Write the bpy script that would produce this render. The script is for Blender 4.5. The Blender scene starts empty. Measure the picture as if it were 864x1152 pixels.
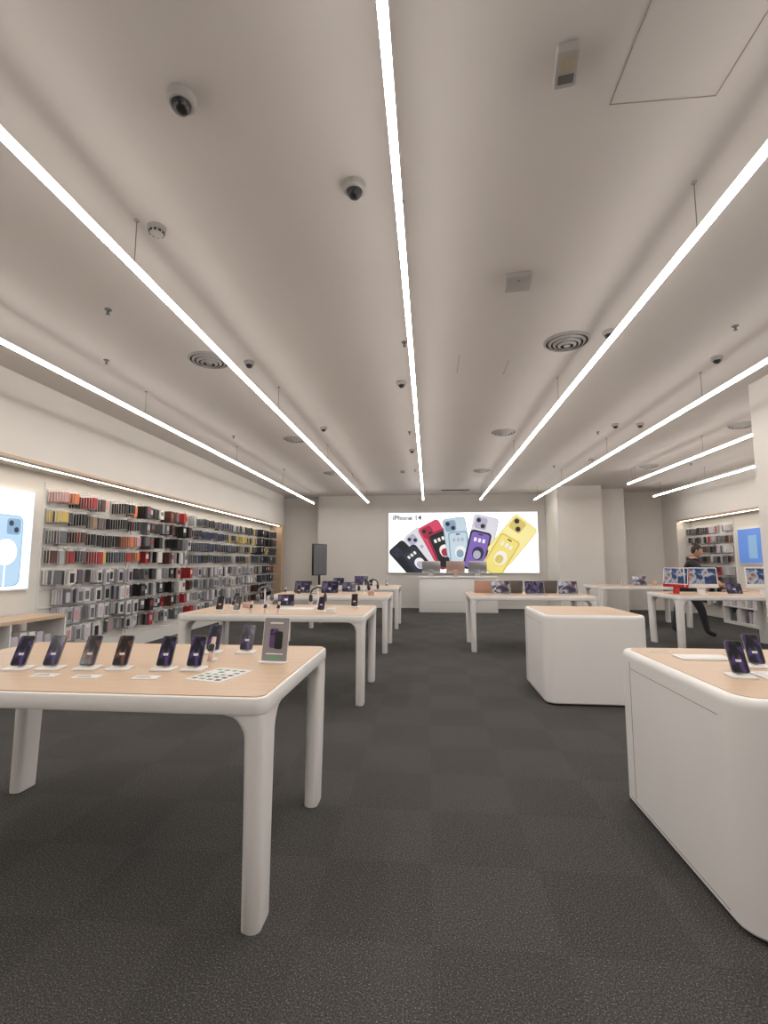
import bpy, math, random
from mathutils import Matrix, Vector
random.seed(11)
scene = bpy.context.scene
R = math.radians
# ------------------------------------------------------------------ materials
def mat(name, col, rough=0.5, metal=0.0, emit=None, es=0.0, noise=0.0, nscale=4.0, bump=0.0, spec=0.5):
    m = bpy.data.materials.new(name); m.use_nodes = True
    nt = m.node_tree; b = nt.nodes['Principled BSDF']
    b.inputs['Base Color'].default_value = (*col, 1)
    b.inputs['Roughness'].default_value = rough
    b.inputs['Metallic'].default_value = metal
    b.inputs['Specular IOR Level'].default_value = spec
    if emit:
        b.inputs['Emission Color'].default_value = (*emit, 1)
        b.inputs['Emission Strength'].default_value = es
    if noise > 0:
        tc = nt.nodes.new('ShaderNodeTexCoord'); n = nt.nodes.new('ShaderNodeTexNoise')
        n.inputs['Scale'].default_value = nscale; n.inputs['Detail'].default_value = 4
        nt.links.new(tc.outputs['Object'], n.inputs['Vector'])
        r = nt.nodes.new('ShaderNodeValToRGB')
        r.color_ramp.elements[0].position = 0.3; r.color_ramp.elements[1].position = 0.7
        r.color_ramp.elements[0].color = (*[c*(1-noise) for c in col], 1)
        r.color_ramp.elements[1].color = (*[min(1, c*(1+noise)) for c in col], 1)
        nt.links.new(n.outputs['Fac'], r.inputs['Fac']); nt.links.new(r.outputs['Color'], b.inputs['Base Color'])
    return m

WHITE = mat('white_laminate', (.77, .755, .74), .38, noise=.015, nscale=2)
WALL = mat('wall_paint', (.72, .685, .645), .85, noise=.02, nscale=1.5)
NICHE = mat('niche_panel', (.70, .68, .645), .7, noise=.02, nscale=2)
CEIL = mat('ceiling_paint', (.67, .625, .595), .9, noise=.02, nscale=.7)
TRIMW = mat('white_plastic', (.75, .74, .72), .4)
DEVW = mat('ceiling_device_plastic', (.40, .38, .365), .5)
BLACK = mat('black_plastic', (.012, .012, .014), .3)
DARK = mat('dark_gap', (.03, .03, .03), .8)
GREY = mat('grey_metal', (.18, .18, .19), .4, .6)
SILVER = mat('silver_metal', (.62, .62, .64), .3, .8)
PINK = mat('pink_metal', (.62, .42, .36), .35, .4)
REDM = mat('red_metal', (.5, .03, .03), .35, .3)
SEAM = mat('seam_line', (.30, .28, .27), .8)
PANEL_LINE = mat('access_panel_joint', (.36, .33, .31), .9)
LC = (1, .95, .90)
LAMP = mat('lamp_diffuser', (.9, .9, .9), .5, emit=LC, es=38)
LAMPS = mat('lamp_diffuser_side', (.9, .9, .9), .5, emit=LC, es=14)
LAMP_FILL = mat('lamp_top_fill', (.9, .9, .9), .5, emit=LC, es=3.0)  # weak upward glow added to the lamp tops to even out the ceiling
COVE = mat('cove_led', (.9, .9, .9), .5, emit=(1, .87, .70), es=20)
PAPER = mat('paper', (.72, .71, .69), .6)
INK = mat('ink', (.05, .05, .06), .6)
GREEN = mat('green_print', (.12, .4, .15), .6)

def wood(name, a, b_):
    m = mat(name, a, .42); nt = m.node_tree; b = nt.nodes['Principled BSDF']
    tc = nt.nodes.new('ShaderNodeTexCoord'); mp = nt.nodes.new('ShaderNodeMapping')
    mp.inputs['Scale'].default_value = (1.2, 28, 8)
    n = nt.nodes.new('ShaderNodeTexNoise'); n.inputs['Scale'].default_value = 2.2; n.inputs['Detail'].default_value = 7
    r = nt.nodes.new('ShaderNodeValToRGB'); r.color_ramp.elements[0].color = (*a, 1); r.color_ramp.elements[1].color = (*b_, 1)
    r.color_ramp.elements[0].position = .3; r.color_ramp.elements[1].position = .7
    nt.links.new(tc.outputs['Object'], mp.inputs['Vector']); nt.links.new(mp.outputs[0], n.inputs['Vector'])
    nt.links.new(n.outputs['Fac'], r.inputs['Fac']); nt.links.new(r.outputs[0], b.inputs['Base Color'])
    return m
WOOD = wood('maple_wood', (.54, .385, .26), (.61, .45, .32))

def carpet():
    m = mat('carpet', (.09, .088, .086), .95, spec=.15); nt = m.node_tree; b = nt.nodes['Principled BSDF']
    tc = nt.nodes.new('ShaderNodeTexCoord')
    n1 = nt.nodes.new('ShaderNodeTexNoise'); n1.inputs['Scale'].default_value = 150; n1.inputs['Detail'].default_value = 4; n1.inputs['Roughness'].default_value = .7
    n2 = nt.nodes.new('ShaderNodeTexNoise'); n2.inputs['Scale'].default_value = .9; n2.inputs['Detail'].default_value = 3
    nt.links.new(tc.outputs['Object'], n1.inputs['Vector']); nt.links.new(tc.outputs['Object'], n2.inputs['Vector'])
    r = nt.nodes.new('ShaderNodeValToRGB')
    e = r.color_ramp.elements
    e[0].position = .34; e[0].color = (.028, .0265, .025, 1)
    e[1].position = .56; e[1].color = (.080, .077, .074, 1)
    k = e.new(.70); k.color = (.30, .29, .28, 1)
    nt.links.new(n1.outputs['Fac'], r.inputs['Fac'])
    ck = nt.nodes.new('ShaderNodeTexChecker'); ck.inputs['Scale'].default_value = 2.0
    ck.inputs[1].default_value = (.93, .93, .93, 1); ck.inputs[2].default_value = (1.03, 1.03, 1.03, 1)
    nt.links.new(tc.outputs['Object'], ck.inputs['Vector'])
    mx = nt.nodes.new('ShaderNodeMix'); mx.data_type = 'RGBA'; mx.blend_type = 'MULTIPLY'; mx.inputs[0].default_value = 1
    nt.links.new(r.outputs[0], mx.inputs[6]); nt.links.new(ck.outputs['Color'], mx.inputs[7])
    r2 = nt.nodes.new('ShaderNodeValToRGB'); r2.color_ramp.elements[0].color = (.85, .85, .85, 1); r2.color_ramp.elements[1].color = (1.1, 1.1, 1.1, 1)
    nt.links.new(n2.outputs['Fac'], r2.inputs['Fac'])
    mx2 = nt.nodes.new('ShaderNodeMix'); mx2.data_type = 'RGBA'; mx2.blend_type = 'MULTIPLY'; mx2.inputs[0].default_value = 1
    nt.links.new(mx.outputs[2], mx2.inputs[6]); nt.links.new(r2.outputs[0], mx2.inputs[7])
    nt.links.new(mx2.outputs[2], b.inputs['Base Color'])
    bp = nt.nodes.new('ShaderNodeBump'); bp.inputs['Strength'].default_value = .2; bp.inputs['Distance'].default_value = .003
    nt.links.new(n1.outputs['Fac'], bp.inputs['Height']); nt.links.new(bp.outputs[0], b.inputs['Normal'])
    return m
CARPET = carpet()

def screen_mat(name, cols, scale=14, es=1.0):
    m = mat(name, (.01, .01, .01), .12); nt = m.node_tree; b = nt.nodes['Principled BSDF']
    tc = nt.nodes.new('ShaderNodeTexCoord'); n = nt.nodes.new('ShaderNodeTexNoise')
    n.inputs['Scale'].default_value = scale; n.inputs['Detail'].default_value = 1; n.inputs['Distortion'].default_value = .6
    nt.links.new(tc.outputs['Object'], n.inputs['Vector'])
    r = nt.nodes.new('ShaderNodeValToRGB'); e = r.color_ramp.elements
    e[0].position = .36; e[0].color = (*cols[0], 1); e[1].position = .66; e[1].color = (*cols[-1], 1)
    for i, c in enumerate(cols[1:-1]):
        k = e.new(.36 + .3*(i+1)/(len(cols)-1)); k.color = (*c, 1)
    nt.links.new(n.outputs['Fac'], r.inputs['Fac'])
    nt.links.new(r.outputs[0], b.inputs['Emission Color']); b.inputs['Emission Strength'].default_value = es
    return m
SCR_PURPLE = screen_mat('phone_wallpaper_purple', [(.002, .002, .004), (.005, .004, .012), (.06, .03, .13), (.008, .006, .02)], 16)
SCR_AMBER = screen_mat('phone_wallpaper_amber', [(.002, .002, .004), (.008, .004, .004), (.12, .045, .03), (.01, .005, .005)], 16)
SCR_DARK = screen_mat('tablet_wallpaper', [(.003, .003, .006), (.01, .01, .02), (.11, .08, .19), (.01, .01, .02)], 12)
SCR_COL = screen_mat('laptop_wallpaper', [(.01, .02, .06), (.02, .05, .14), (.34, .34, .37), (.22, .12, .09), (.015, .02, .05)], 6)
SCR_BLUE = mat('blue_poster', (.1, .2, .5), .4, emit=(.08, .17, .45), es=.7)

# ------------------------------------------------------------------ mesh builder
def rr(hx, hy, r, n=5, ox=0, oy=0):
    r = min(r, hx*.999, hy*.999); pts = []
    for cx, cy, a0 in ((hx-r, hy-r, 0), (-hx+r, hy-r, 90), (-hx+r, -hy+r, 180), (hx-r, -hy+r, 270)):
        for i in range(n+1):
            a = R(a0 + 90*i/n); pts.append((cx+r*math.cos(a)+ox, cy+r*math.sin(a)+oy))
    return pts
class MB:
    def __init__(s): s.v = []; s.f = []; s.m = []; s.mats = []; s.T = Matrix.Identity(4)
    def mi(s, m):
        if m not in s.mats: s.mats.append(m)
        return s.mats.index(m)
    def add(s, vs, fs, m):
        o = len(s.v); s.v += [tuple(s.T @ Vector(p)) for p in vs]; k = s.mi(m)
        for f in fs: s.f.append([o+i for i in f]); s.m.append(k)
    def box(s, x0, x1, y0, y1, z0, z1, m):
        s.add([(x0,y0,z0),(x1,y0,z0),(x1,y1,z0),(x0,y1,z0),(x0,y0,z1),(x1,y0,z1),(x1,y1,z1),(x0,y1,z1)],
              [(3,2,1,0),(4,5,6,7),(0,1,5,4),(1,2,6,5),(2,3,7,6),(3,0,4,7)], m)
    def loft(s, secs, m, closed_caps=True):
        vs = []; fs = []; n = len(secs[0][1])
        for z, pts in secs: vs += [(p[0], p[1], z) for p in pts]
        for k in range(len(secs)-1):
            for i in range(n):
                j = (i+1) % n; fs.append((k*n+i, k*n+j, (k+1)*n+j, (k+1)*n+i))
        if closed_caps:
            fs.append(tuple(reversed(range(n)))); fs.append(tuple((len(secs)-1)*n+i for i in range(n)))
        s.add(vs, fs, m)
    def slab(s, hx, hy, z0, z1, r, bev, m, ox=0, oy=0, n=5):
        b = bev
        if b <= 0: s.loft([(z0, rr(hx,hy,r,n,ox,oy)), (z1, rr(hx,hy,r,n,ox,oy))], m); return
        q = .3*b
        s.loft([(z0, rr(hx-b,hy-b,max(r-b,.001),n,ox,oy)), (z0+q, rr(hx-q,hy-q,max(r-q,.001),n,ox,oy)), (z0+b, rr(hx,hy,r,n,ox,oy)),
                (z1-b, rr(hx,hy,r,n,ox,oy)), (z1-q, rr(hx-q,hy-q,max(r-q,.001),n,ox,oy)), (z1, rr(hx-b,hy-b,max(r-b,.001),n,ox,oy))], m)
    def lathe(s, prof, m, seg=24):
        vs = []; fs = []
        for r_, z in prof:
            for i in range(seg):
                a = 2*math.pi*i/seg; vs.append((r_*math.cos(a), r_*math.sin(a), z))
        for k in range(len(prof)-1):
            for i in range(seg):
                j = (i+1) % seg; fs.append((k*seg+i, k*seg+j, (k+1)*seg+j, (k+1)*seg+i))
        fs.append(tuple(reversed(range(seg)))); fs.append(tuple((len(prof)-1)*seg+i for i in range(seg)))
        s.add(vs, fs, m)
    def tube(s, pts, r_, m, seg=8):
        vs = []; fs = []; n = len(pts)
        for k, p in enumerate(pts):
            p = Vector(p); d = (Vector(pts[min(k+1, n-1)]) - Vector(pts[max(k-1, 0)])).normalized()
            up = Vector((0, 0, 1)) if abs(d.z) < .95 else Vector((1, 0, 0))
            a = d.cross(up).normalized(); b = d.cross(a)
            for i in range(seg):
                t = 2*math.pi*i/seg; vs.append(tuple(p + (a*math.cos(t)+b*math.sin(t))*r_))
        for k in range(n-1):
            for i in range(seg):
                j = (i+1) % seg; fs.append((k*seg+i, (k+1)*seg+i, (k+1)*seg+j, k*seg+j))
        fs.append(tuple(range(seg))); fs.append(tuple(reversed([(n-1)*seg+i for i in range(seg)])))
        s.add(vs, fs, m)
    def obj(s, name, loc=(0,0,0), rz=0, parent=None, smooth=True):
        me = bpy.data.meshes.new(name); me.from_pydata(s.v, [], s.f)
        for m in s.mats: me.materials.append(m)
        me.polygons.foreach_set('material_index', s.m)
        if smooth:
            me.polygons.foreach_set('use_smooth', [True]*len(s.f)); me.update(); me.set_sharp_from_angle(angle=R(38))
        me.update()
        o = bpy.data.objects.new(name, me); scene.collection.objects.link(o)
        o.location = loc; o.rotation_euler = (0, 0, rz)
        if parent: o.parent = parent
        return o
def instance(o, loc, rz=0):
    c = bpy.data.objects.new(o.name.split('.')[0], o.data); scene.collection.objects.link(c)
    c.location = loc; c.rotation_euler = (0, 0, rz); return c
def simple(name, x0, x1, y0, y1, z0, z1, m):
    b = MB(); b.box(x0, x1, y0, y1, z0, z1, m); return b.obj(name, smooth=False)

# ------------------------------------------------------------------ room
CZ = 3.67; YF = -3.0; YB = 15.7; NB = 2.66
simple('floor', -5.4, 7.9, YF-.2, 17.2, -.1, 0, CARPET)
simple('ceiling', -5.4, 7.9, YF-.2, 17.2, CZ, CZ+.1, CEIL)
simple('wall_left', -5.4, -5.2, YF, 17.2, 0, CZ, NICHE)
simple('wall_left_bulkhead', -5.2, -4.8, YF, 15.62, NB, CZ, WALL)
simple('wall_left_return', -5.2, -4.8, 15.44, 15.62, 0, NB, WALL)
simple('trim_1', -4.8, -4.77, 15.34, 15.62, .1, NB+.02, WOOD)
simple('trim_2', -5.2, -4.8, 15.41, 15.44, 0, NB, WOOD)
simple('trim_3', -4.8, -4.79, YF, 15.34, NB, NB+.035, WOOD)
simple('wall_alcove', -5.2, -3.65, 16.1, 17.2, 0, CZ, WALL)
simple('wall_back', -3.65, 7.7, YB, 17.2, 0, CZ, WALL)
simple('wall_front', -5.4, 7.9, YF-.2, YF, 0, CZ, WALL)
simple('wall_right', 7.7, 7.9, YF, 17.2, 0, CZ, NICHE)
simple('wall_right_bulkhead', 7.3, 7.7, 10.2, 14.85, NB, CZ, WALL)
simple('wall_right_side', 7.3, 7.7, YF, 10.2, 0, CZ, WALL)
simple('wall_right_return', 7.3, 7.7, 14.85, YB, 0, CZ, WALL)
simple('trim_4', 7.29, 7.3, 10.2, 14.85, NB, NB+.035, WOOD)
simple('column', 3.73, 4.97, 14.2, YB, 0, CZ, WALL)
simple('column', 4.97, 5.86, 14.9, YB, 0, CZ, WALL)
simple('column', 4.02, 4.8, 5.5, 6.22, 0, CZ, WALL)
simple('baseboard_back', -3.65, 3.73, YB-.015, YB, 0, .1, TRIMW)
simple('baseboard_left', -5.2, -5.14, 5.9, 15.41, 0, .22, TRIMW)

# ------------------------------------------------------------------ linear pendant lamps
LZ = 3.33
for X, y1 in ((-3.64, 15.0), (-1.87, 14.9), (-.138, 14.4), (1.57, 14.5), (3.2, 14.7), (4.82, 11.95), (6.45, 14.3)):
    b = MB(); y0 = -2.2; w = .018; h = .030
    b.box(-w, w, y0-.01, y0, 0, h, TRIMW); b.box(-w, w, y1, y1+.01, 0, h, TRIMW)
    n = 9
    for k in range(n):
        a = y0+(y1-y0)*k/n; e = y0+(y1-y0)*(k+1)/n
        b.add([(-w,a,0),(w,a,0),(w,e,0),(-w,e,0)], [(3,2,1,0)], LAMP)
        b.add([(-w,a,0),(-w,e,0),(-w,e,h),(-w,a,h)], [(3,2,1,0)], LAMPS)
        b.add([(w,a,0),(w,e,0),(w,e,h),(w,a,h)], [(0,1,2,3)], LAMPS)
        b.add([(-w,a,h),(w,a,h),(w,e,h),(-w,e,h)], [(0,1,2,3)], LAMP_FILL)
    for yy in (-1.5, 2.75, 5.75, 8.75, 11.7, y1-.4):
        if yy < y1: b.tube([(0, yy, h), (0, yy, CZ-LZ)], .0025, GREY, 6)
        if yy < y1: b.box(-.012, .012, yy-.012, yy+.012, CZ-LZ-.012, CZ-LZ, DEVW)
    b.obj('linear_pendant_light', (X, 0, LZ), smooth=False)
def cove(x, y0, y1):
    b = MB(); b.box(-.03, .03, y0, y1, .014, .03, TRIMW)
    n = 6
    for k in range(n):
        a = y0+(y1-y0)*k/n; e = y0+(y1-y0)*(k+1)/n
        b.add([(-.018,a,.012),(.018,a,.012),(.018,e,.012),(-.018,e,.012)], [(3,2,1,0)], COVE)
    b.obj('cove_strip_light', (x, 0, NB-.03), smooth=False)
cove(-4.88, -2, 15.35); cove(7.38, 10.3, 14.8)

# ------------------------------------------------------------------ ceiling devices
def ring_vent(x, y, r0=.225):
    b = MB()
    for k in range(4):
        ro = r0*(1-.2*k); z = -.012*k
        vs = []; seg = 36; fs = []
        for (rad, zz) in ((ro, z), (ro*.99, z-.006), (ro-.024, z-.02), (ro-.026, z-.014)):
            for i in range(seg):
                a = 2*math.pi*i/seg; vs.append((rad*math.cos(a), rad*math.sin(a), zz))
        for q in range(4):
            for i in range(seg):
                j = (i+1) % seg; fs.append((q*seg+i, q*seg+j, ((q+1) % 4)*seg+j, ((q+1) % 4)*seg+i))
        b.add(vs, fs, DEVW)
    b.lathe([(.001, -.001), (r0*.93, -.001), (r0*.93, 0), (.001, 0)], DARK, 36)
    b.lathe([(.001, -.055), (.03, -.055), (.035, -.04), (.02, 0)], DEVW, 20)
    b.obj('round_air_diffuser', (x, y, CZ))
for x, y in ((1.41, 4.78), (-2.38, 4.88), (1.30, 8.17), (-2.38, 8.3), (1.30, 11.6), (-2.38, 11.6), (5.08, 8.07), (5.08, 11.4)): ring_vent(x, y, .225 if y < 5 else .21)
def dome(x, y, s=1.0, a=0.6):
    b = MB(); b.T = Matrix.Scale(s, 4)
    b.lathe([(.055, -.045), (.066, -.036), (.068, -.006), (.066, 0)], DEVW, 28)
    b.lathe([(.001, -.088), (.016, -.086), (.030, -.078), (.040, -.064), (.046, -.045)], BLACK, 24)
    b.T = Matrix.Scale(s, 4) @ Matrix.Translation((.0, -.022, -.066)) @ Matrix.Rotation(R(60), 4, 'X')
    b.lathe([(.016, 0), (.016, .018), (.010, .020), (.001, .016)], BLACK, 16)
    b.obj('dome_security_camera', (x, y, CZ), rz=a)
for x, y, a in ((-1.156, 1.98, .3), (-.413, 2.59, 0), (-.31, 5.73, 0), (-1.96, 4.97, .5), (3.14, 5.32, 0), (3.02, 7.85, 0), (3.40, 7.85, 0), (-.3, 9.3, 0), (1.75, 4.6, 0), (-1.7, 7.6, 0)):
    dome(x, y, 1.0 if y < 3 else .85, a)
def detector(x, y):
    b = MB(); b.lathe([(.001, -.055), (.03, -.053), (.042, -.045), (.046, -.03), (.056, -.024), (.06, 0)], DEVW, 28)
    for i in range(10):
        b.T = Matrix.Rotation(2*math.pi*i/10, 4, 'Z'); b.box(.0435, .0485, -.008, .008, -.044, -.030, DARK)
    b.obj('smoke_detector', (x, y, CZ))
detector(-1.78, 2.83); detector(3.5, 10.5); detector(-.6, 11.5)
def sprinkler(x, y):
    b = MB(); b.lathe([(.010, -.04), (.011, -.012), (.028, -.008), (.030, 0)], GREY, 20)
    b.lathe([(.017, -.046), (.018, -.042), (.004, -.04)], GREY, 16)
    b.obj('ceiling_sprinkler', (x, y, CZ))
for x, y in ((-3.51, 4.78), (-.22, 4.65), (2.9, 4.6), (-2.79, 3.78), (-3.4, 8), (-.3, 8), (2.9, 8.3), (-3.4, 11), (-.3, 11.4), (2.9, 11.2), (5.9, 8.2), (5.9, 11.2)): sprinkler(x, y)
b = MB(); b.slab(.048, .085, -.05, 0, .012, .006, DEVW); b.box(-.03, .03, -.06, -.0, -.054, -.05, mat('beige_lens', (.42, .36, .26), .3)); b.box(-.034, .034, .02, .06, -.053, -.05, GREY)
b.obj('ceiling_sensor', (.631, 1.977, CZ), rz=-.15)  # small two-tone sensor box on the ceiling
b = MB(); b.slab(.10, .11, -.045, 0, .02, .012, DEVW); b.box(-.012, .012, -.06, -.05, -.047, -.044, GREY); b.obj('wireless_access_point', (.725, 3.65, CZ), rz=-.1)
b = MB()
x0, x1, y0, y1, t = .9, 1.39, 1.55, 2.21, .003
for q in ((x0, x1, y0, y0+t), (x0, x1, y1-t, y1), (x0, x0+t, y0, y1), (x1-t, x1, y0, y1)): b.box(*q, CZ-.003, CZ, PANEL_LINE)
b.obj('ceiling_access_panel', smooth=False)
b = MB()
for q in ((.35, .357, 5.0, 5.5), (.9, .907, 5.2, 5.6)): b.box(*q, CZ-.002, CZ, PANEL_LINE)
b.obj('ceiling_access_joint', smooth=False)
b = MB()
b.box(-.45, .45, -.1, .1, -.01, 0, DEVW)
for k in range(5): b.box(-.42, .42, -.08+k*.035, -.065+k*.035, -.013, -.01, DARK)
b.obj('slot_air_vent', (.84, 14.7, CZ), smooth=False)

# ------------------------------------------------------------------ tables
TH = .91
def build_table(name, hx, hy, loc):
    b = MB(); zt = TH-.075
    b.slab(hx, hy, zt, TH-.004, .055, .012, WHITE, n=7)
    b.slab(hx-.014, hy-.014, TH-.004, TH, .045, 0, WOOD, n=7)
    for sx in (-1, 1):
        for sy in (-1, 1):
            secs = []
            def sec(z, w, d, ex=0, ins=0):
                ws, ds = w+ex, d+ex
                cx = sx*(hx-.007-ins*.3-ws/2); cy = sy*(hy-.007-ins-ds/2)
                secs.append((z, rr(ws/2, ds/2, .034, 5, cx, cy)))
            sec(0, .074, .150, 0, .03); sec(.004, .080, .156, 0, .028); sec(.4, .082, .165, 0, .012); sec(zt-.11, .086, .178)
            for k in range(1, 10):
                t = k/9; sec(zt-.11+t*.112, .086, .178, .105*(1-math.sqrt(max(0, 1-t*t))))
            b.loft(secs, WHITE)
    return b.obj(name, loc)
HX, HY = 1.01, .605
t1 = build_table('display_table', HX, HY, (-1.67, 2.55, 0))
for x, y in [(-1.67, 5.58), (-1.67, 8.42), (-1.67, 11.25)]: instance(t1, (x, y, 0))
for x, y in [(1.69, 8.68), (5.1, 9.0), (4.9, 12.1)]: instance(t1, (x, y, 0))

def cabinet(x0, x1, y0, y1):
    hx, hy = (x1-x0)/2, (y1-y0)/2; b = MB()
    b.slab(hx-.03, hy-.03, 0, .03, .10, 0, DARK, n=8)  # plinth coloured near-black to stand in for the shadow gap
    secs = [(.02, rr(hx-.008, hy-.008, .112, 9)), (.03, rr(hx, hy, .12, 9)), (TH-.04, rr(hx, hy, .12, 9))]
    for k in range(1, 6):
        a = R(90*k/5); d = .04*(1-math.cos(a)); secs.append((TH-.04+.037*math.sin(a), rr(hx-d*.6, hy-d*.6, .12-d*.6, 9)))
    b.loft(secs, WHITE)
    b.slab(hx-.045, hy-.045, TH-.004, TH, .085, 0, WOOD, n=9)
    e = .0015
    for sx in (-1, 1):
        xx = sx*hx
        b.box(xx-e, xx+e, hy-.20, hy-.196, .06, TH-.06, SEAM)
        b.box(xx-e, xx+e, -hy+.15, hy-.20, TH-.10, TH-.097, SEAM)
        b.box(xx-e, xx+e, -hy+.15, hy-.14, .045, .048, SEAM)
    return b.obj('storage_cabinet', ((x0+x1)/2, (y0+y1)/2, 0))
cabinet(1.21, 2.27, 2.08, 3.32); cabinet(1.19, 2.23, 5.2, 6.32)

b = MB(); b.slab(1.15, .36, 0, 1.0, .06, .01, WHITE); b.slab(1.18, .39, 1.0, 1.04, .06, .008, WHITE); b.box(-1.0, 1.0, -.362, -.360, .30, .304, SEAM)
b.obj('service_counter', (.86, 14.7, 0))

# ------------------------------------------------------------------ devices
def phone_on_stand(scr, body=BLACK, lean=27):
    b = MB()
    b.slab(.056, .052, 0, .010, .012, .003, WHITE)
    b.T = Matrix.Translation((0, .012, .008))
    b.box(-.012, .012, -.002, .012, 0, .07, WHITE)
    b.T = Matrix.Translation((0, -.006, .016)) @ Matrix.Rotation(R(90-lean), 4, 'X')
    b.slab(.0385, .0785, -.0005, .0080, .012, .0015, body, oy=.0785)
    b.T = b.T @ Matrix.Translation((0, .0785, .0082))
    b.slab(.0362, .0762, 0, .0004, .011, 0, BLACK)
    b.slab(.0345, .0735, .0004, .0007, .010, 0, scr)
    b.slab(.009, .0025, .0007, .001, .0025, 0, BLACK, oy=.066)
    return b
P1 = phone_on_stand(SCR_PURPLE, GREY).obj('smartphone_on_stand', (-2.09, 2.34, TH), rz=.12)
P2o = phone_on_stand(SCR_AMBER, GREY)
T1P = [(-1.93, 2.36, .1, 0), (-1.745, 2.38, .1, 1), (-1.575, 2.39, .1, 1), (-1.345, 2.40, .08, 0), (-1.19, 2.41, .05, 0)]
P2 = None
for x, y, a, k in T1P:
    if k and P2 is None: P2 = P2o.obj('smartphone_on_stand', (x, y, TH), rz=a)
    else: instance(P2 if k else P1, (x, y, TH), a)
PL = [(-1.30, 2.86, .1), (-1.10, 2.88, .05), (-2.3, 2.33, .15), (-2.48, 2.32, .15), (1.475, 2.50, -.12), (1.70, 2.74, -.15)]
for x, y, a in PL: instance(P1, (x, y, TH), a)
for x, y in ((-2.35, 5.3), (-2.15, 5.3), (-1.2, 5.35), (-.9, 5.85), (-2.4, 5.85), (-.95, 11.0), (-1.3, 11.0), (-2.2, 8.1)):
    instance(random.choice([P1, P2]), (x, y, TH), random.uniform(-.2, .2))

def sign_card(name, w, h, kind, loc, rz=0):
    b = MB()
    b.slab(w*.5, .035, 0, .006, .008, .001, TRIMW)
    b.T = Matrix.Translation((0, .004, .004)) @ Matrix.Rotation(R(80), 4, 'X')
    PG = bpy.data.materials.get('card_print') or mat('card_print', (.26, .24, .25), .4)
    b.slab(w/2, h/2, 0, .004, .006, 0, TRIMW, oy=h/2)
    b.slab(w/2-.003, h/2-.003, .004, .0046, .005, 0, PG, oy=h/2)
    def q(cx, cy, hw, hh, m, r=.002):
        b.slab(hw, hh, .0046, .0052, r, 0, m, ox=cx, oy=cy)
    if kind == 0:
        VI = bpy.data.materials.get('violet_print') or mat('violet_print', (.10, .05, .16), .4)
        q(-.01, h*.52, w*.17, h*.22, VI, .012)
        b.slab(w*.15, h*.20, .0052, .0058, .010, 0, BLACK, ox=.018, oy=h*.48)
        for k in range(3):
            b.slab(.007, .007, .0058, .0064, .007, 0, BLACK, ox=-.024+.016*(k % 2), oy=h*.62+.018*(k//2))
        q(-.0, h*.87, w*.25, .004, TRIMW); q(-.0, h*.17, w*.33, .003, TRIMW); q(0, h*.10, w*.2, .006, GREEN)
    else:
        for k in range(5): q(0, h*(.2+.15*k), w*.34, .004, TRIMW)
    return b.obj(name, loc, rz)
sign_card('price_sign', .15, .235, 0, (-.845, 2.62, TH), -.1)
sign_card('price_sign', .12, .16, 1, (4.55, 11.75, TH), 0)
sign_card('price_sign', .12, .16, 1, (-1.95, 8.1, TH), 0)
b = MB(); b.slab(.10, .13, 0, .002, .004, 0, PAPER)
for r_ in range(5):
    for c in range(4): b.slab(.014, .012, .002, .0026, .002, 0, random.choice([INK, GREEN, GREY, PAPER, GREY]), ox=-.068+c*.044, oy=-.095+r_*.046)
b.obj('price_leaflet', (-1.01, 2.31, TH), rz=-.25)
for i, (x, y) in enumerate(((-1.84, 2.22), (-1.62, 2.21), (-1.33, 2.22))):
    b = MB(); b.slab(.06, .035, 0, .004, .006, .001, TRIMW)
    for k in range(3): b.box(-.045, .03-.01*k, -.018+.014*k, -.014+.014*k, .004, .0045, GREY)
    b.obj('spec_card', (x, y, TH), rz=.1)
def tray(x, y, hx=.17, hy=.11):
    b = MB(); b.slab(hx, hy, 0, .008, .02, .003, WHITE); b.slab(hx-.02, hy-.02, .008, .010, .012, 0, TRIMW); return b.obj('display_mat', (x, y, TH))
tray(1.72, 2.50, .16, .1); tray(1.55, 2.96, .14, .07); tray(-1.55, 5.6, .2, .12)
b = MB(); pts = [(.07*math.cos(a/2), .05*math.sin(a/2)+.002*a, .003) for a in range(13)]
b.tube(pts, .002, TRIMW, 6); b.obj('charging_cable', (1.40, 3.12, TH))
def watch(x, y, z=TH):
    b = MB(); b.lathe([(.03, 0), (.032, .004), (.03, .012), (.001, .012)], WHITE, 20)
    b.box(-.006, .006, -.004, .004, .01, .06, WHITE)
    b.T = Matrix.Translation((0, -.012, .07)) @ Matrix.Rotation(R(65), 4, 'X')
    b.slab(.019, .022, 0, .01, .008, .002, SILVER); b.slab(.017, .020, .01, .0105, .007, 0, BLACK)
    b.slab(.012, .022, -.004, .003, .004, .001, PINK, oy=.04); b.slab(.012, .022, -.004, .003, .004, .001, PINK, oy=-.04)
    b.obj('smartwatch_on_stand', (x, y, z))
for x, y in ((-1.2, 2.64), (-1.6, 5.1), (-1.75, 5.12), (-1.9, 5.1), (-2.4, 8.0), (1.1, 8.2)): watch(x, y)

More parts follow.
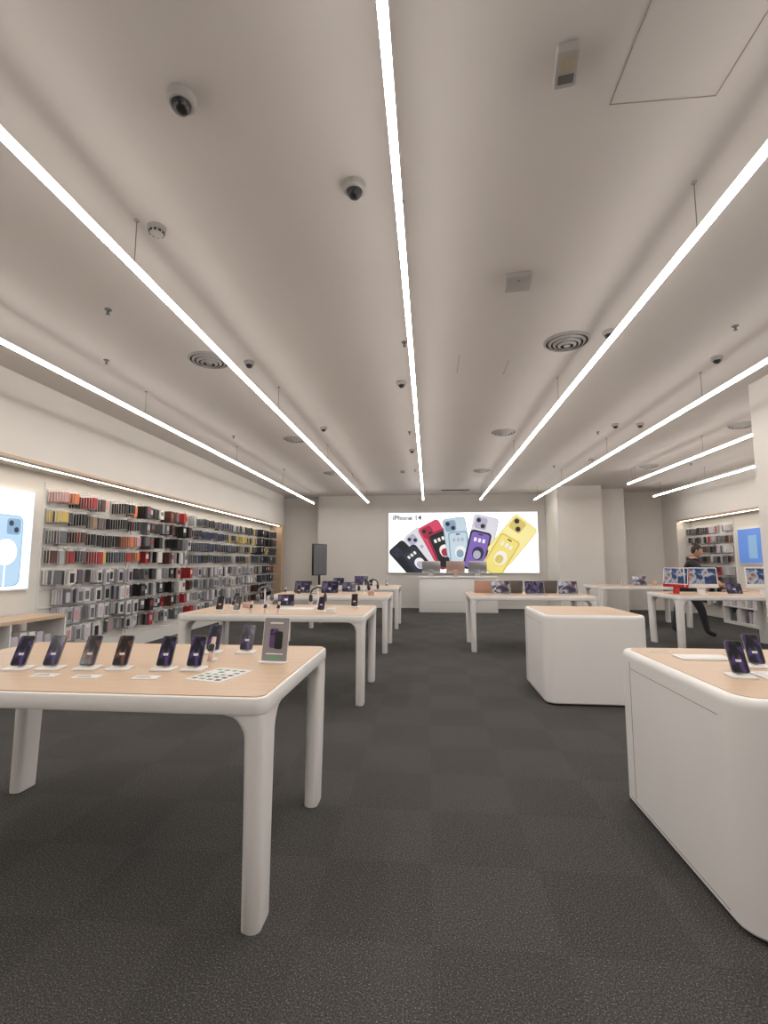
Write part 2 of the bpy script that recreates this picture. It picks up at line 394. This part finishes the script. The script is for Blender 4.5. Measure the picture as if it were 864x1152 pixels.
def laptop(x, y, rz=0, scr=SCR_COL, body=SILVER, w=.165):
    b = MB(); b.slab(w, .115, 0, .012, .012, .003, body); b.slab(w-.02, .045, .012, .0125, .004, 0, BLACK, oy=.03); b.slab(.05, .028, .012, .0125, .004, 0, GREY, oy=-.065)
    b.T = Matrix.Translation((0, .112, .012)) @ Matrix.Rotation(R(72), 4, 'X')
    b.slab(w, .112, -.006, 0, .012, .001, body, oy=.112); b.slab(w-.004, .108, 0, .0006, .01, 0, BLACK, oy=.112); b.slab(w-.012, .099, .0006, .001, .006, 0, scr, oy=.113)
    return b.obj('laptop', (x, y, TH), rz)
for x, s_ in ((1.25, SCR_COL), (1.82, SCR_DARK), (2.38, SCR_COL)): laptop(x, 8.45, 0, s_)
laptop(1.5, 8.98, math.pi, SCR_COL, GREY); laptop(2.1, 8.98, math.pi, SCR_COL, GREY); laptop(.98, 8.98, math.pi, SCR_COL, PINK)
laptop(5.0, 11.9, 0); laptop(-1.6, 11.3, 0, SCR_DARK)
def tablet(x, y, rz=0, scr=SCR_DARK, s=1.0):
    b = MB(); b.slab(.06, .05, 0, .01, .01, .002, WHITE); b.box(-.02, .02, .005, .03, .01, .10, WHITE)
    b.T = Matrix.Translation((0, -.01, .014)) @ Matrix.Rotation(R(70), 4, 'X') @ Matrix.Diagonal((s, s, 1, 1))
    b.slab(.125, .09, 0, .007, .012, .002, GREY, oy=.09); b.slab(.123, .088, .007, .0075, .011, 0, BLACK, oy=.09); b.slab(.112, .078, .0075, .008, .004, 0, scr, oy=.09)
    return b.obj('tablet_on_stand', (x, y, TH), rz)
tablet(-2.20, 8.35, s=1.2); tablet(-1.72, 8.35, s=1.2); tablet(-1.45, 8.75); tablet(-2.1, 11.2); tablet(5.2, 8.8); tablet(-1.75, 5.85, .2, SCR_DARK, .8)
def headphones(x, y, hm=BLACK):
    b = MB(); b.lathe([(.06, 0), (.06, .01), (.01, .014), (.008, .22), (.001, .22)], WHITE, 20)
    pts = [(.09*math.cos(R(a)), 0, .15+.09*math.sin(R(a))) for a in range(-20, 201, 20)]
    b.tube(pts, .011, hm, 8)
    for s_ in (-1, 1):
        b.T = Matrix.Translation((s_*.086, 0, .11)) @ Matrix.Rotation(R(90), 4, 'Y')
        b.lathe([(.001, -.024), (.034, -.022), (.046, -.008), (.046, .008), (.034, .022), (.001, .024)], hm, 20)
    b.obj('headphones_on_stand', (x, y, TH), .2)
headphones(-1.1, 8.2); headphones(-1.0, 8.7); headphones(-1.35, 5.85); headphones(-2.05, 5.95, GREY)
def gift(x, y, w, d, h, m):
    b = MB(); b.slab(w/2, d/2, 0, h, .004, .002, m); b.slab(w/2+.001, d/2+.001, h*.62, h*.64, .004, 0, GREY)
    b.obj('accessory_box', (x, y, TH), random.uniform(-.3, .3))
for x, y, h in ((-2.2, 5.75, .06), (-1.05, 5.2, .05), (-.95, 8.0, .08), (-1.3, 11.5, .1), (4.7, 12.2, .12), (5.4, 12.2, .1)):
    gift(x, y, .09, .07, h, random.choice([TRIMW, PINK, TRIMW]))
def desktop(x, y, z, rz, body=SILVER, scr=SCR_COL, s=1.0):
    b = MB(); b.T = Matrix.Scale(s, 4)
    b.slab(.073, .065, 0, .006, .01, .002, body)
    b.T = Matrix.Scale(s, 4) @ Matrix.Translation((0, .05, .006)) @ Matrix.Rotation(R(84), 4, 'X'); b.slab(.068, .1, -.004, .002, .01, .001, body, oy=.1)
    b.T = Matrix.Scale(s, 4) @ Matrix.Translation((0, .045, .11)) @ Matrix.Rotation(R(84), 4, 'X')
    b.slab(.273, .175, 0, .012, .02, .003, body, oy=.175); b.slab(.268, .145, .012, .0126, .015, 0, TRIMW, oy=.200); b.slab(.255, .133, .0126, .013, .004, 0, scr, oy=.200)
    return b.obj('desktop_computer', (x, y, z), rz)
desktop(4.65, 8.72, TH, .0, TRIMW, SCR_COL, 1.0); desktop(4.28, 8.95, TH, -1.25, REDM); desktop(5.7, 8.8, TH, -.1, TRIMW, SCR_COL)
desktop(.08, 14.6, 1.0405, math.pi, SILVER); desktop(1.45, 14.6, 1.0405, math.pi, SILVER); desktop(.8, 14.6, 1.0405, math.pi, PINK)

b = MB(); b.slab(.3, .22, 0, .02, .03, .004, BLACK); b.box(-.03, .03, -.02, .02, .02, 1.3, BLACK)
b.slab(.33, .03, 1.08, 2.0, .01, .006, BLACK); b.box(-.31, .31, -.032, -.030, 1.1, 1.98, GREY)
b.obj('digital_signage_stand', (-3.2, 14.0, 0), rz=1.15)

# ------------------------------------------------------------------ light box poster (back wall)
SBG = mat('lightbox_face', (.8, .8, .8), .5, emit=(.86, .91, .95), es=1.0)
SFR = mat('lightbox_frame', (.7, .7, .7), .4)
PX0, PX1, PZ0, PZ1 = -1.31, 3.50, 1.11, 3.09
sign = bpy.data.objects.new('backlit_poster', None); scene.collection.objects.link(sign); sign.location = (0, YB, 0)
b = MB(); b.box(PX0, PX1, -.06, 0, PZ0, PZ1, SFR); b.obj('lightbox_frame', parent=sign, smooth=False)
b = MB(); b.box(PX0+.02, PX1-.02, -.062, -.06, PZ0+.02, PZ1-.02, SBG); b.obj('lightbox_face', parent=sign, smooth=False)
def em(name, c, s=.8): return mat(name, [v*.5 for v in c], .5, emit=c, es=s)
pc = {'k': em('print_black', (.010, .012, .018)), 'k2': em('print_black2', (.025, .03, .05)), 'r': em('print_red', (.62, .06, .13)), 'r2': em('print_red2', (.36, .02, .05)),
      'b': em('print_paleblue', (.50, .62, .70)), 'b2': em('print_blue', (.22, .34, .45)), 's': em('print_silver', (.66, .66, .72)), 's2': em('print_lilac', (.42, .40, .52)),
      'p': em('print_purple', (.20, .12, .45)), 'y': em('print_yellow', (.80, .68, .20)), 'y2': em('print_yellow2', (.86, .77, .34)), 'w': em('print_white', (.8, .8, .78)), 'g': em('print_gold', (.62, .50, .14))}
def clip(poly, x0, x1, z0, z1):
    def c(p, ins, inter):
        out = []
        for i in range(len(p)):
            a, b_ = p[i-1], p[i]
            if ins(b_):
                if not ins(a): out.append(inter(a, b_))
                out.append(b_)
            elif ins(a): out.append(inter(a, b_))
        return out
    for ax, lim, sg in ((0, x0, 1), (0, x1, -1), (1, z0, 1), (1, z1, -1)):
        if not poly: return poly
        ins = lambda q: sg*(q[ax]-lim) >= 0
        def inter(a, b_):
            t = (lim-a[ax])/(b_[ax]-a[ax]); return (a[0]+t*(b_[0]-a[0]), a[1]+t*(b_[1]-a[1]))
        poly = c(poly, ins, inter)
    return poly
lay = [0]
pb = MB()
def flat(poly, m):
    poly = clip(poly, PX0+.02, PX1-.02, PZ0+.02, PZ1-.02)
    if len(poly) < 3: return
    lay[0] += 1; y = -.063-.00025*lay[0]
    pb.add([(p[0], y, p[1]) for p in poly], [tuple(range(len(poly)))], m)
S = .0284
def pw(px, py): return (1.10+(px-522)*S, 2.10-(py-610.5)*S)
def pphone(px, py, w, h, ang, kind, c, c2='k2'):
    cx, cz = pw(px, py); a = R(ang); ca, sa = math.cos(a), math.sin(a)
    tr = lambda pts: [(cx+x*ca-z*sa, cz+x*sa+z*ca) for x, z in pts]
    W, H = w*S/2, h*S/2
    flat(tr(rr(W+.018, H+.018, .12, 6)), pc['k2'] if c == 'k' else pc[c2])
    flat(tr(rr(W, H, .105, 6)), pc[c])
    if kind == 'back':
        k = W*.5
        flat(tr(rr(k, k, .08, 5, -W+k+.05, H-k-.05)), pc[c2])
        for dx, dz in ((-.45, .42), (.42, -.42)):
            px_, pz_ = -W+k+.05+dx*k, H-k-.05+dz*k
            flat(tr(rr(k*.38, k*.38, k*.38, 6, px_, pz_)), pc['k2']); flat(tr(rr(k*.2, k*.2, k*.2, 5, px_, pz_)), pc['k'])
        flat(tr(rr(.05, .06, .05, 4, 0, 0)), pc[c2])
    else:
        flat(tr(rr(W*.88, H*.93, .08, 6)), pc[c2]); flat(tr(rr(W*.22, .02, .02, 4, 0, H*.85)), pc['k'])
        for q in (-.42, 0, .42): flat(tr(rr(W*.13, H*.10, .02, 3, W*q, H*.55)), pc['w' if c != 'b2' else 's2'])
        flat(tr(rr(W*.55, H*.34, .2, 6, .04, -H*.12)), pc['k2'] if c2 in ('p', 'b2') else pc['w'])
        flat(tr(rr(W*.36, H*.22, .15, 6, .02, -H*.2)), pc[c if c != 'k' else 's2'])
pphone(476, 615, 22, 40, 38, 'back', 's', 's2')
pphone(459, 629, 21, 40, 42, 'back', 'k', 'k2')
pphone(471, 633, 20, 38, 38, 'front', 'k', 'k2')
pphone(493, 609, 25, 44, 28, 'back', 'r', 'r2')
pphone(500, 618, 22, 42, 22, 'front', 'r2', 'k')
pphone(515, 605, 25, 44, 8, 'back', 'b', 'b2')
pphone(518, 619, 22, 42, 4, 'front', 'b2', 'b')
pphone(544, 605, 27, 48, -14, 'back', 's', 's2')
pphone(538, 620, 23, 44, -14, 'front', 'k', 'p')
pphone(577, 608, 30, 52, -40, 'back', 'y2', 'g')
pphone(564, 625, 24, 46, -32, 'front', 'g', 'y')
pb.obj('phone_artwork', parent=sign, smooth=False)
tcu = bpy.data.curves.new('poster_title', 'FONT'); tcu.body = 'iPhone 14'; tcu.size = .235; tcu.offset = .005; tcu.materials.append(pc['k'])
to = bpy.data.objects.new('poster_title', tcu); scene.collection.objects.link(to); to.parent = sign
to.location = (-1.16, -.066, 2.83); to.rotation_euler = (R(90), 0, 0)

b = MB(); b.box(0, .04, 4.5, 5.84, 1.10, 2.38, SFR); b.box(.04, .042, 4.52, 5.82, 1.12, 2.36, mat('lightbox_face_blue', (.7,.8,.9), .5, emit=(.66, .78, .86), es=.9))
def side_flat(pts, x, m): b.add([(x, p[0], p[1]) for p in pts], [tuple(range(len(pts)))], m)
pbl = em('print_skyblue', (.40, .58, .76), .9); pbl2 = em('print_skyblue_dark', (.20, .34, .50), .9); pwh = em('print_white2', (.85, .87, .9), 1.0)
side_flat(rr(.26, .44, .09, 6, 5.42, 1.60), .0430, pbl2); side_flat(rr(.25, .43, .085, 6, 5.42, 1.60), .0433, pbl)
side_flat(rr(.10, .10, .04, 6, 5.54, 1.90), .0436, pbl2)
for dy, dz in ((-.04, .04), (.04, -.04)): side_flat(rr(.035, .035, .035, 6, 5.54+dy, 1.90+dz), .0439, pc['k2'])
side_flat(rr(.17, .17, .17, 10, 5.45, 1.58), .0440, pbl2); side_flat(rr(.165, .165, .165, 10, 5.45, 1.58), .0443, pwh)
b.box(.042, .046, 5.44, 5.46, 1.14, 1.42, pwh)
b.obj('backlit_wall_poster', (-5.2, 0, 0), smooth=False)
b = MB(); b.box(-.04, 0, 11.8, 12.7, 1.42, 2.28, SFR); b.box(-.042, -.04, 11.82, 12.68, 1.44, 2.26, SCR_BLUE)
b.box(-.044, -.042, 12.0, 12.3, 1.55, 2.1, pbl2); b.obj('blue_wall_poster', (7.7, 0, 0), smooth=False)
b = MB(); b.box(-.04, 0, 10.4, 11.6, .9, 2.3, SFR); b.box(-.042, -.04, 10.42, 11.58, .92, 2.28, SBG); b.box(-.044, -.042, 10.8, 11.2, 1.2, 1.9, pbl)
b.obj('backlit_wall_poster', (7.7, 0, 0), smooth=False)

# ------------------------------------------------------------------ accessory walls
def cm(n, c): return mat('pack_'+n, c, .45)
C = {n: cm(n, c) for n, c in dict(white=(.68,.67,.66), lav=(.52,.48,.55), black=(.015,.015,.017), brown=(.09,.04,.028), red=(.38,.03,.035), orange=(.60,.18,.06), yellow=(.62,.46,.12),
     teal=(.03,.14,.17), navy=(.02,.03,.10), pink=(.55,.30,.31), grey=(.13,.13,.14), green=(.06,.15,.10), blue=(.08,.16,.34), clear=(.42,.43,.45), slate=(.06,.07,.10), tan=(.32,.22,.14)).items()}
def products(name, xw, side, panels):
    b = MB(); s = side
    def bx(a, c, *r_): b.box(min(a, c), max(a, c), *r_)
    for (ya, yb, rows) in panels:
        for yy in (ya+.01, yb-.03): bx(xw, xw+s*.02, yy, yy+.02, .25, 2.55, TRIMW)
        n = int((yb-ya-.1)/.18)
        for (zc0, h0, pal, mode) in rows:
            bx(xw, xw+s*.02, ya+.04, yb-.04, zc0+h0/2+.005, zc0+h0/2+.025, TRIMW)
            for c in range(n):
                yc = ya+.11+c*(yb-ya-.20)/(n-1)
                if random.random() < .05: continue
                h = h0*random.uniform(.82, 1.12); zc = zc0+h0/2-h/2
                bx(xw, xw+s*.30, yc-.004, yc+.004, zc0+h0/2+.006, zc0+h0/2+.014, TRIMW)
                bx(xw+s*.296, xw+s*.30, yc-.02, yc+.02, zc0+h0/2-.0, zc0+h0/2+.018, TRIMW)
                base = random.choice(pal); k = random.choice([2, 3, 4, 5, 6, 6, 6]); w = random.uniform(.046, .064)
                for d in range(k):
                    col = C[base if random.random() < .85 else random.choice(pal)]
                    x0 = xw+s*(.03+d*.042)
                    if mode == 'case':
                        bx(x0, x0+s*.004, yc-w, yc+w, zc-h/2, zc+h/2, C['white'])
                        bx(x0+s*.004, x0+s*.026, yc-w*.86, yc+w*.86, zc-h*.46, zc+h*.34, col)
                    elif mode == 'box':
                        bx(x0, x0+s*.032, yc-w, yc+w, zc-h/2, zc+h/2, C[random.choice(['white', 'white', 'lav', 'clear', 'grey'])])
                        bx(x0+s*.032, x0+s*.0332, yc-w*.7, yc+w*.7, zc-h*.38, zc+h*.28, col)
                    else:
                        bx(x0, x0+s*.034, yc-w, yc+w, zc-h/2, zc+h/2, col)
                        bx(x0+s*.034, x0+s*.0352, yc-w*.7, yc+w*.7, zc-h*.1, zc+h*.3, C[random.choice(['white', 'grey', 'red', 'clear', 'black'])])
    return b.obj(name, smooth=False)
cases = ['brown', 'black', 'black', 'brown', 'slate', 'teal', 'orange', 'red', 'yellow', 'pink', 'black', 'tan', 'grey', 'clear', 'black']
def R8(up, um, lo, lm):
    r = [(z, .205, up, um) for z in (2.34, 2.075, 1.81, 1.545)]
    return r+[(z, .20, lo, lm) for z in (1.245, .985, .725, .465)]
mix = ['black', 'black', 'white', 'black', 'slate', 'clear', 'brown', 'grey', 'red', 'lav', 'grey']
P = [(6.0, 7.9, R8(cases, 'case', ['grey', 'pink', 'lav', 'black', 'grey', 'black'], 'box')),
     (7.95, 9.85, R8(mix, 'solid', ['black', 'brown', 'grey', 'white', 'black', 'clear', 'grey', 'black', 'pink', 'white', 'red'], 'solid')),
     (9.95, 11.75, R8(['navy', 'slate', 'slate', 'black', 'black', 'grey'], 'case', ['grey', 'lav', 'grey', 'slate', 'black'], 'box')),
     (11.8, 13.55, R8(['tan', 'black', 'slate', 'clear', 'slate', 'yellow', 'black'], 'case', ['grey', 'tan', 'white', 'pink', 'black'], 'box')),
     (13.6, 15.3, R8(['black', 'yellow', 'grey', 'slate', 'black', 'black'], 'solid', ['black', 'brown', 'grey', 'slate', 'navy', 'black', 'clear'], 'solid'))]
products('hanging_accessory_display', -5.2, 1, P)
products('hanging_accessory_display', 7.7, -1, [(12.85, 14.75, R8(mix, 'case', mix, 'solid'))])

def lowshelf(name, x0, x1, y0, y1, s):
    b = MB()
    b.box(x0, x1, y0, y1, .76, .80, WOOD); b.box(x0, x1, y0, y1, 0, .06, WHITE); b.box(x0+.01, x1-.01, y0, y1, .40, .42, WHITE)
    n = 4
    for k in range(n+1):
        yy = y0+(y1-y0-.02)*k/n; b.box(x0+.002, x1-.002, yy, yy+.02, .06, .76, WHITE)
    for k in range(n):
        ya = y0+(y1-y0)*k/n+.05
        for j in range(5):
            yy = ya+j*.12
            if yy+.1 > y0+(y1-y0)*(k+1)/n: break
            b.box(x0+.12, x1-.04, yy, yy+.09, .06, .06+random.uniform(.15, .28), random.choice([C['white'], C['lav'], C['grey'], C['white']]))
            b.box(x0+.12, x1-.04, yy, yy+.09, .42, .42+random.uniform(.15, .25), random.choice([C['white'], C['lav'], C['clear'], C['white']]))
    b.obj(name, smooth=False)
lowshelf('low_display_shelf', -5.14, -4.62, 2.6, 5.85, 1)
lowshelf('low_display_shelf', 6.75, 7.25, 6.6, 10.2, -1)
lowshelf('low_display_shelf', 7.2, 7.68, 10.4, 12.7, -1)

# ------------------------------------------------------------------ person
def skin_mesh(pts, edges, root=0, sub=2):
    me = bpy.data.meshes.new('tmp'); me.from_pydata([p[0] for p in pts], edges, [])
    o = bpy.data.objects.new('tmp', me); scene.collection.objects.link(o)
    sk = o.modifiers.new('s', 'SKIN'); sk.use_smooth_shade = True
    for i, p in enumerate(pts):
        d = me.skin_vertices[0].data[i]; d.radius = p[1] if isinstance(p[1], tuple) else (p[1], p[1]); d.use_root = (i == root)
    ss = o.modifiers.new('u', 'SUBSURF'); ss.levels = sub; ss.render_levels = sub
    bpy.context.view_layer.update()
    dg = bpy.context.evaluated_depsgraph_get()
    m2 = bpy.data.meshes.new_from_object(o.evaluated_get(dg))
    bpy.data.objects.remove(o); return m2
SHIRT = mat('black_shirt', (.012, .012, .014), .85, noise=.3, nscale=20); JEANS = mat('dark_trousers', (.022, .022, .028), .85, noise=.3, nscale=20)
SKINM = mat('skin', (.42, .24, .17), .5); SHOE = mat('black_shoes', (.015, .015, .015), .4); HAIR = mat('black_hair', (.01, .008, .007), .6, noise=.4, nscale=60)
EYEW = mat('eye_white', (.7, .7, .7), .3); LIP = mat('lips', (.35, .14, .12), .5)
person = bpy.data.objects.new('shop_assistant', None); scene.collection.objects.link(person)
off = Vector((5.2, 10.25, 0)); person.location = (5.2, 10.30, 0)
def L(p): q = Vector(p)-off; q.z *= 1.03; return tuple(q)
pts = [(L((5.17,10.28,.95)), (.145,.13)), (L((5.20,10.26,1.12)), (.145,.13)), (L((5.27,10.22,1.32)), (.18,.14)), (L((5.31,10.195,1.45)), (.10,.09)), (L((5.345,10.175,1.53)), (.054,.056)),
       (L((5.12,10.36,.88)), .108), (L((5.07,10.42,.50)), .078), (L((4.97,10.43,.10)), .050), (L((5.10,10.37,.045)), .040),
       (L((5.22,10.20,.88)), .108), (L((5.38,10.14,.50)), .078), (L((5.42,10.06,.10)), .050), (L((5.55,9.99,.045)), .040),
       (L((5.39,10.36,1.42)), .070), (L((5.58,10.32,1.18)), .054), (L((5.67,10.08,1.05)), .038), (L((5.70,10.00,1.01)), .028),
       (L((5.19,10.03,1.42)), .070), (L((5.29,9.84,1.18)), .054), (L((5.47,9.70,1.02)), .038), (L((5.53,9.645,.975)), .028)]
edges = [(0,1),(1,2),(2,3),(3,4),(0,5),(5,6),(6,7),(7,8),(0,9),(9,10),(10,11),(11,12),(2,13),(13,14),(14,15),(15,16),(2,17),(17,18),(18,19),(19,20)]
me = skin_mesh(pts, edges)
for m in (SHIRT, JEANS, SKINM, SHOE): me.materials.append(m)
for p in me.polygons:
    c = Vector(p.center)
    if c.z < .085: k = 3
    elif c.z < .95: k = 1
    elif c.z > 1.535: k = 2
    else: k = 0
    for e_, w_ in ((14, 16), (18, 20)):
        a = Vector(pts[e_][0]); w = Vector(pts[w_][0]); d = w-a
        t = (c-a).dot(d)/d.length_squared
        if t > .25 and (c-(a+d*min(t, 1))).length < .08 and c.z > .95: k = 2
    p.material_index = k; p.use_smooth = True
bo = bpy.data.objects.new('body', me); scene.collection.objects.link(bo); bo.parent = person
def hand(wp, d, up, name):
    wp = Vector(wp); d = Vector(d).normalized(); up = Vector(up); sd = d.cross(up).normalized(); up = sd.cross(d).normalized()
    ps = [(tuple(wp), .022), (tuple(wp+d*.045), (.03, .016)), (tuple(wp+d*.085), (.034, .014))]; ed = [(0,1),(1,2)]
    for i, l in enumerate((.065, .075, .07, .055)):
        o_ = sd*(-.03+.02*i); n = len(ps)
        ps += [(tuple(wp+d*.09+o_), .0085), (tuple(wp+d*(.09+l*.5)+o_-up*.008), .008), (tuple(wp+d*(.09+l*.9)+o_-up*.028), .007)]
        ed += [(2,n),(n,n+1),(n+1,n+2)]
    n = len(ps); ps += [(tuple(wp+d*.05-sd*.035), .010), (tuple(wp+d*.085-sd*.055-up*.012), .008)]; ed += [(1,n),(n,n+1)]
    m2 = skin_mesh(ps, ed, 0, 1); m2.materials.append(SKINM)
    for p in m2.polygons: p.use_smooth = True; p.material_index = 0
    o = bpy.data.objects.new(name, m2); scene.collection.objects.link(o); o.parent = person
hand(L((5.53,9.645,.975)), (.6,-.6,-.12), (0,0,1), 'hand_right'); hand(L((5.70,10.0,1.01)), (.3,-.9,-.2), (0,0,1), 'hand_left')
b = MB(); HT = Matrix.Translation(L((5.375,10.155,1.635))) @ Matrix.Rotation(R(-122), 4, 'Z') @ Matrix.Rotation(R(-18), 4, 'X')
def ell(cx, cy, cz, rx, ry, rz_, m, cut=None):
    vs = []; fs = []; A, B = 20, 14
    for i in range(B+1):
        ph = math.pi*i/B
        for j in range(A):
            t = 2*math.pi*j/A; x, y, z = math.sin(ph)*math.cos(t), math.sin(ph)*math.sin(t), math.cos(ph)
            if cut: x, y, z = cut(x, y, z)
            vs.append((cx+rx*x, cy+ry*y, cz+rz_*z))
    for i in range(B):
        for j in range(A):
            k = (j+1) % A; fs.append((i*A+j, (i+1)*A+j, (i+1)*A+k, i*A+k))
    b.add(vs, fs, m)
b.T = HT
def jaw(x, y, z):
    if z < 0: f = 1+.32*z; return (x*f, y*(1+.12*z), z)
    return (x, y, z)
ell(0, 0, 0, .076, .094, .118, SKINM, jaw)
ell(0, -.014, .020, .084, .098, .114, HAIR, lambda x, y, z: (x, y if y < .45 or z > .35 else .45, z if z > -.35 or y < -.2 else -.35))
ell(0, .094, -.012, .013, .018, .024, SKINM)
for s_ in (-1, 1):
    ell(s_*.030, .080, .010, .012, .010, .007, EYEW); ell(s_*.030, .0885, .010, .005, .003, .005, BLACK); ell(s_*.030, .085, .028, .016, .006, .004, HAIR); ell(s_*.080, -.004, -.004, .008, .018, .028, SKINM)
ell(0, .084, -.055, .022, .010, .007, LIP)
b.obj('head', parent=person)

# ------------------------------------------------------------------ camera
cam = bpy.data.cameras.new('camera'); co = bpy.data.objects.new('camera', cam); scene.collection.objects.link(co)
cam.sensor_fit = 'VERTICAL'; cam.sensor_height = 36; cam.lens = 540/1152*36
co.location = (0, 0, 1.45); co.rotation_euler = (R(90+6.03), 0, R(5.26)); cam.clip_start = .05
scene.camera = co
w = bpy.data.worlds.new('world'); scene.world = w; w.use_nodes = True
w.node_tree.nodes['Background'].inputs[0].default_value = (.5, .5, .5, 1); w.node_tree.nodes['Background'].inputs[1].default_value = .1
scene.view_settings.view_transform = 'Standard'
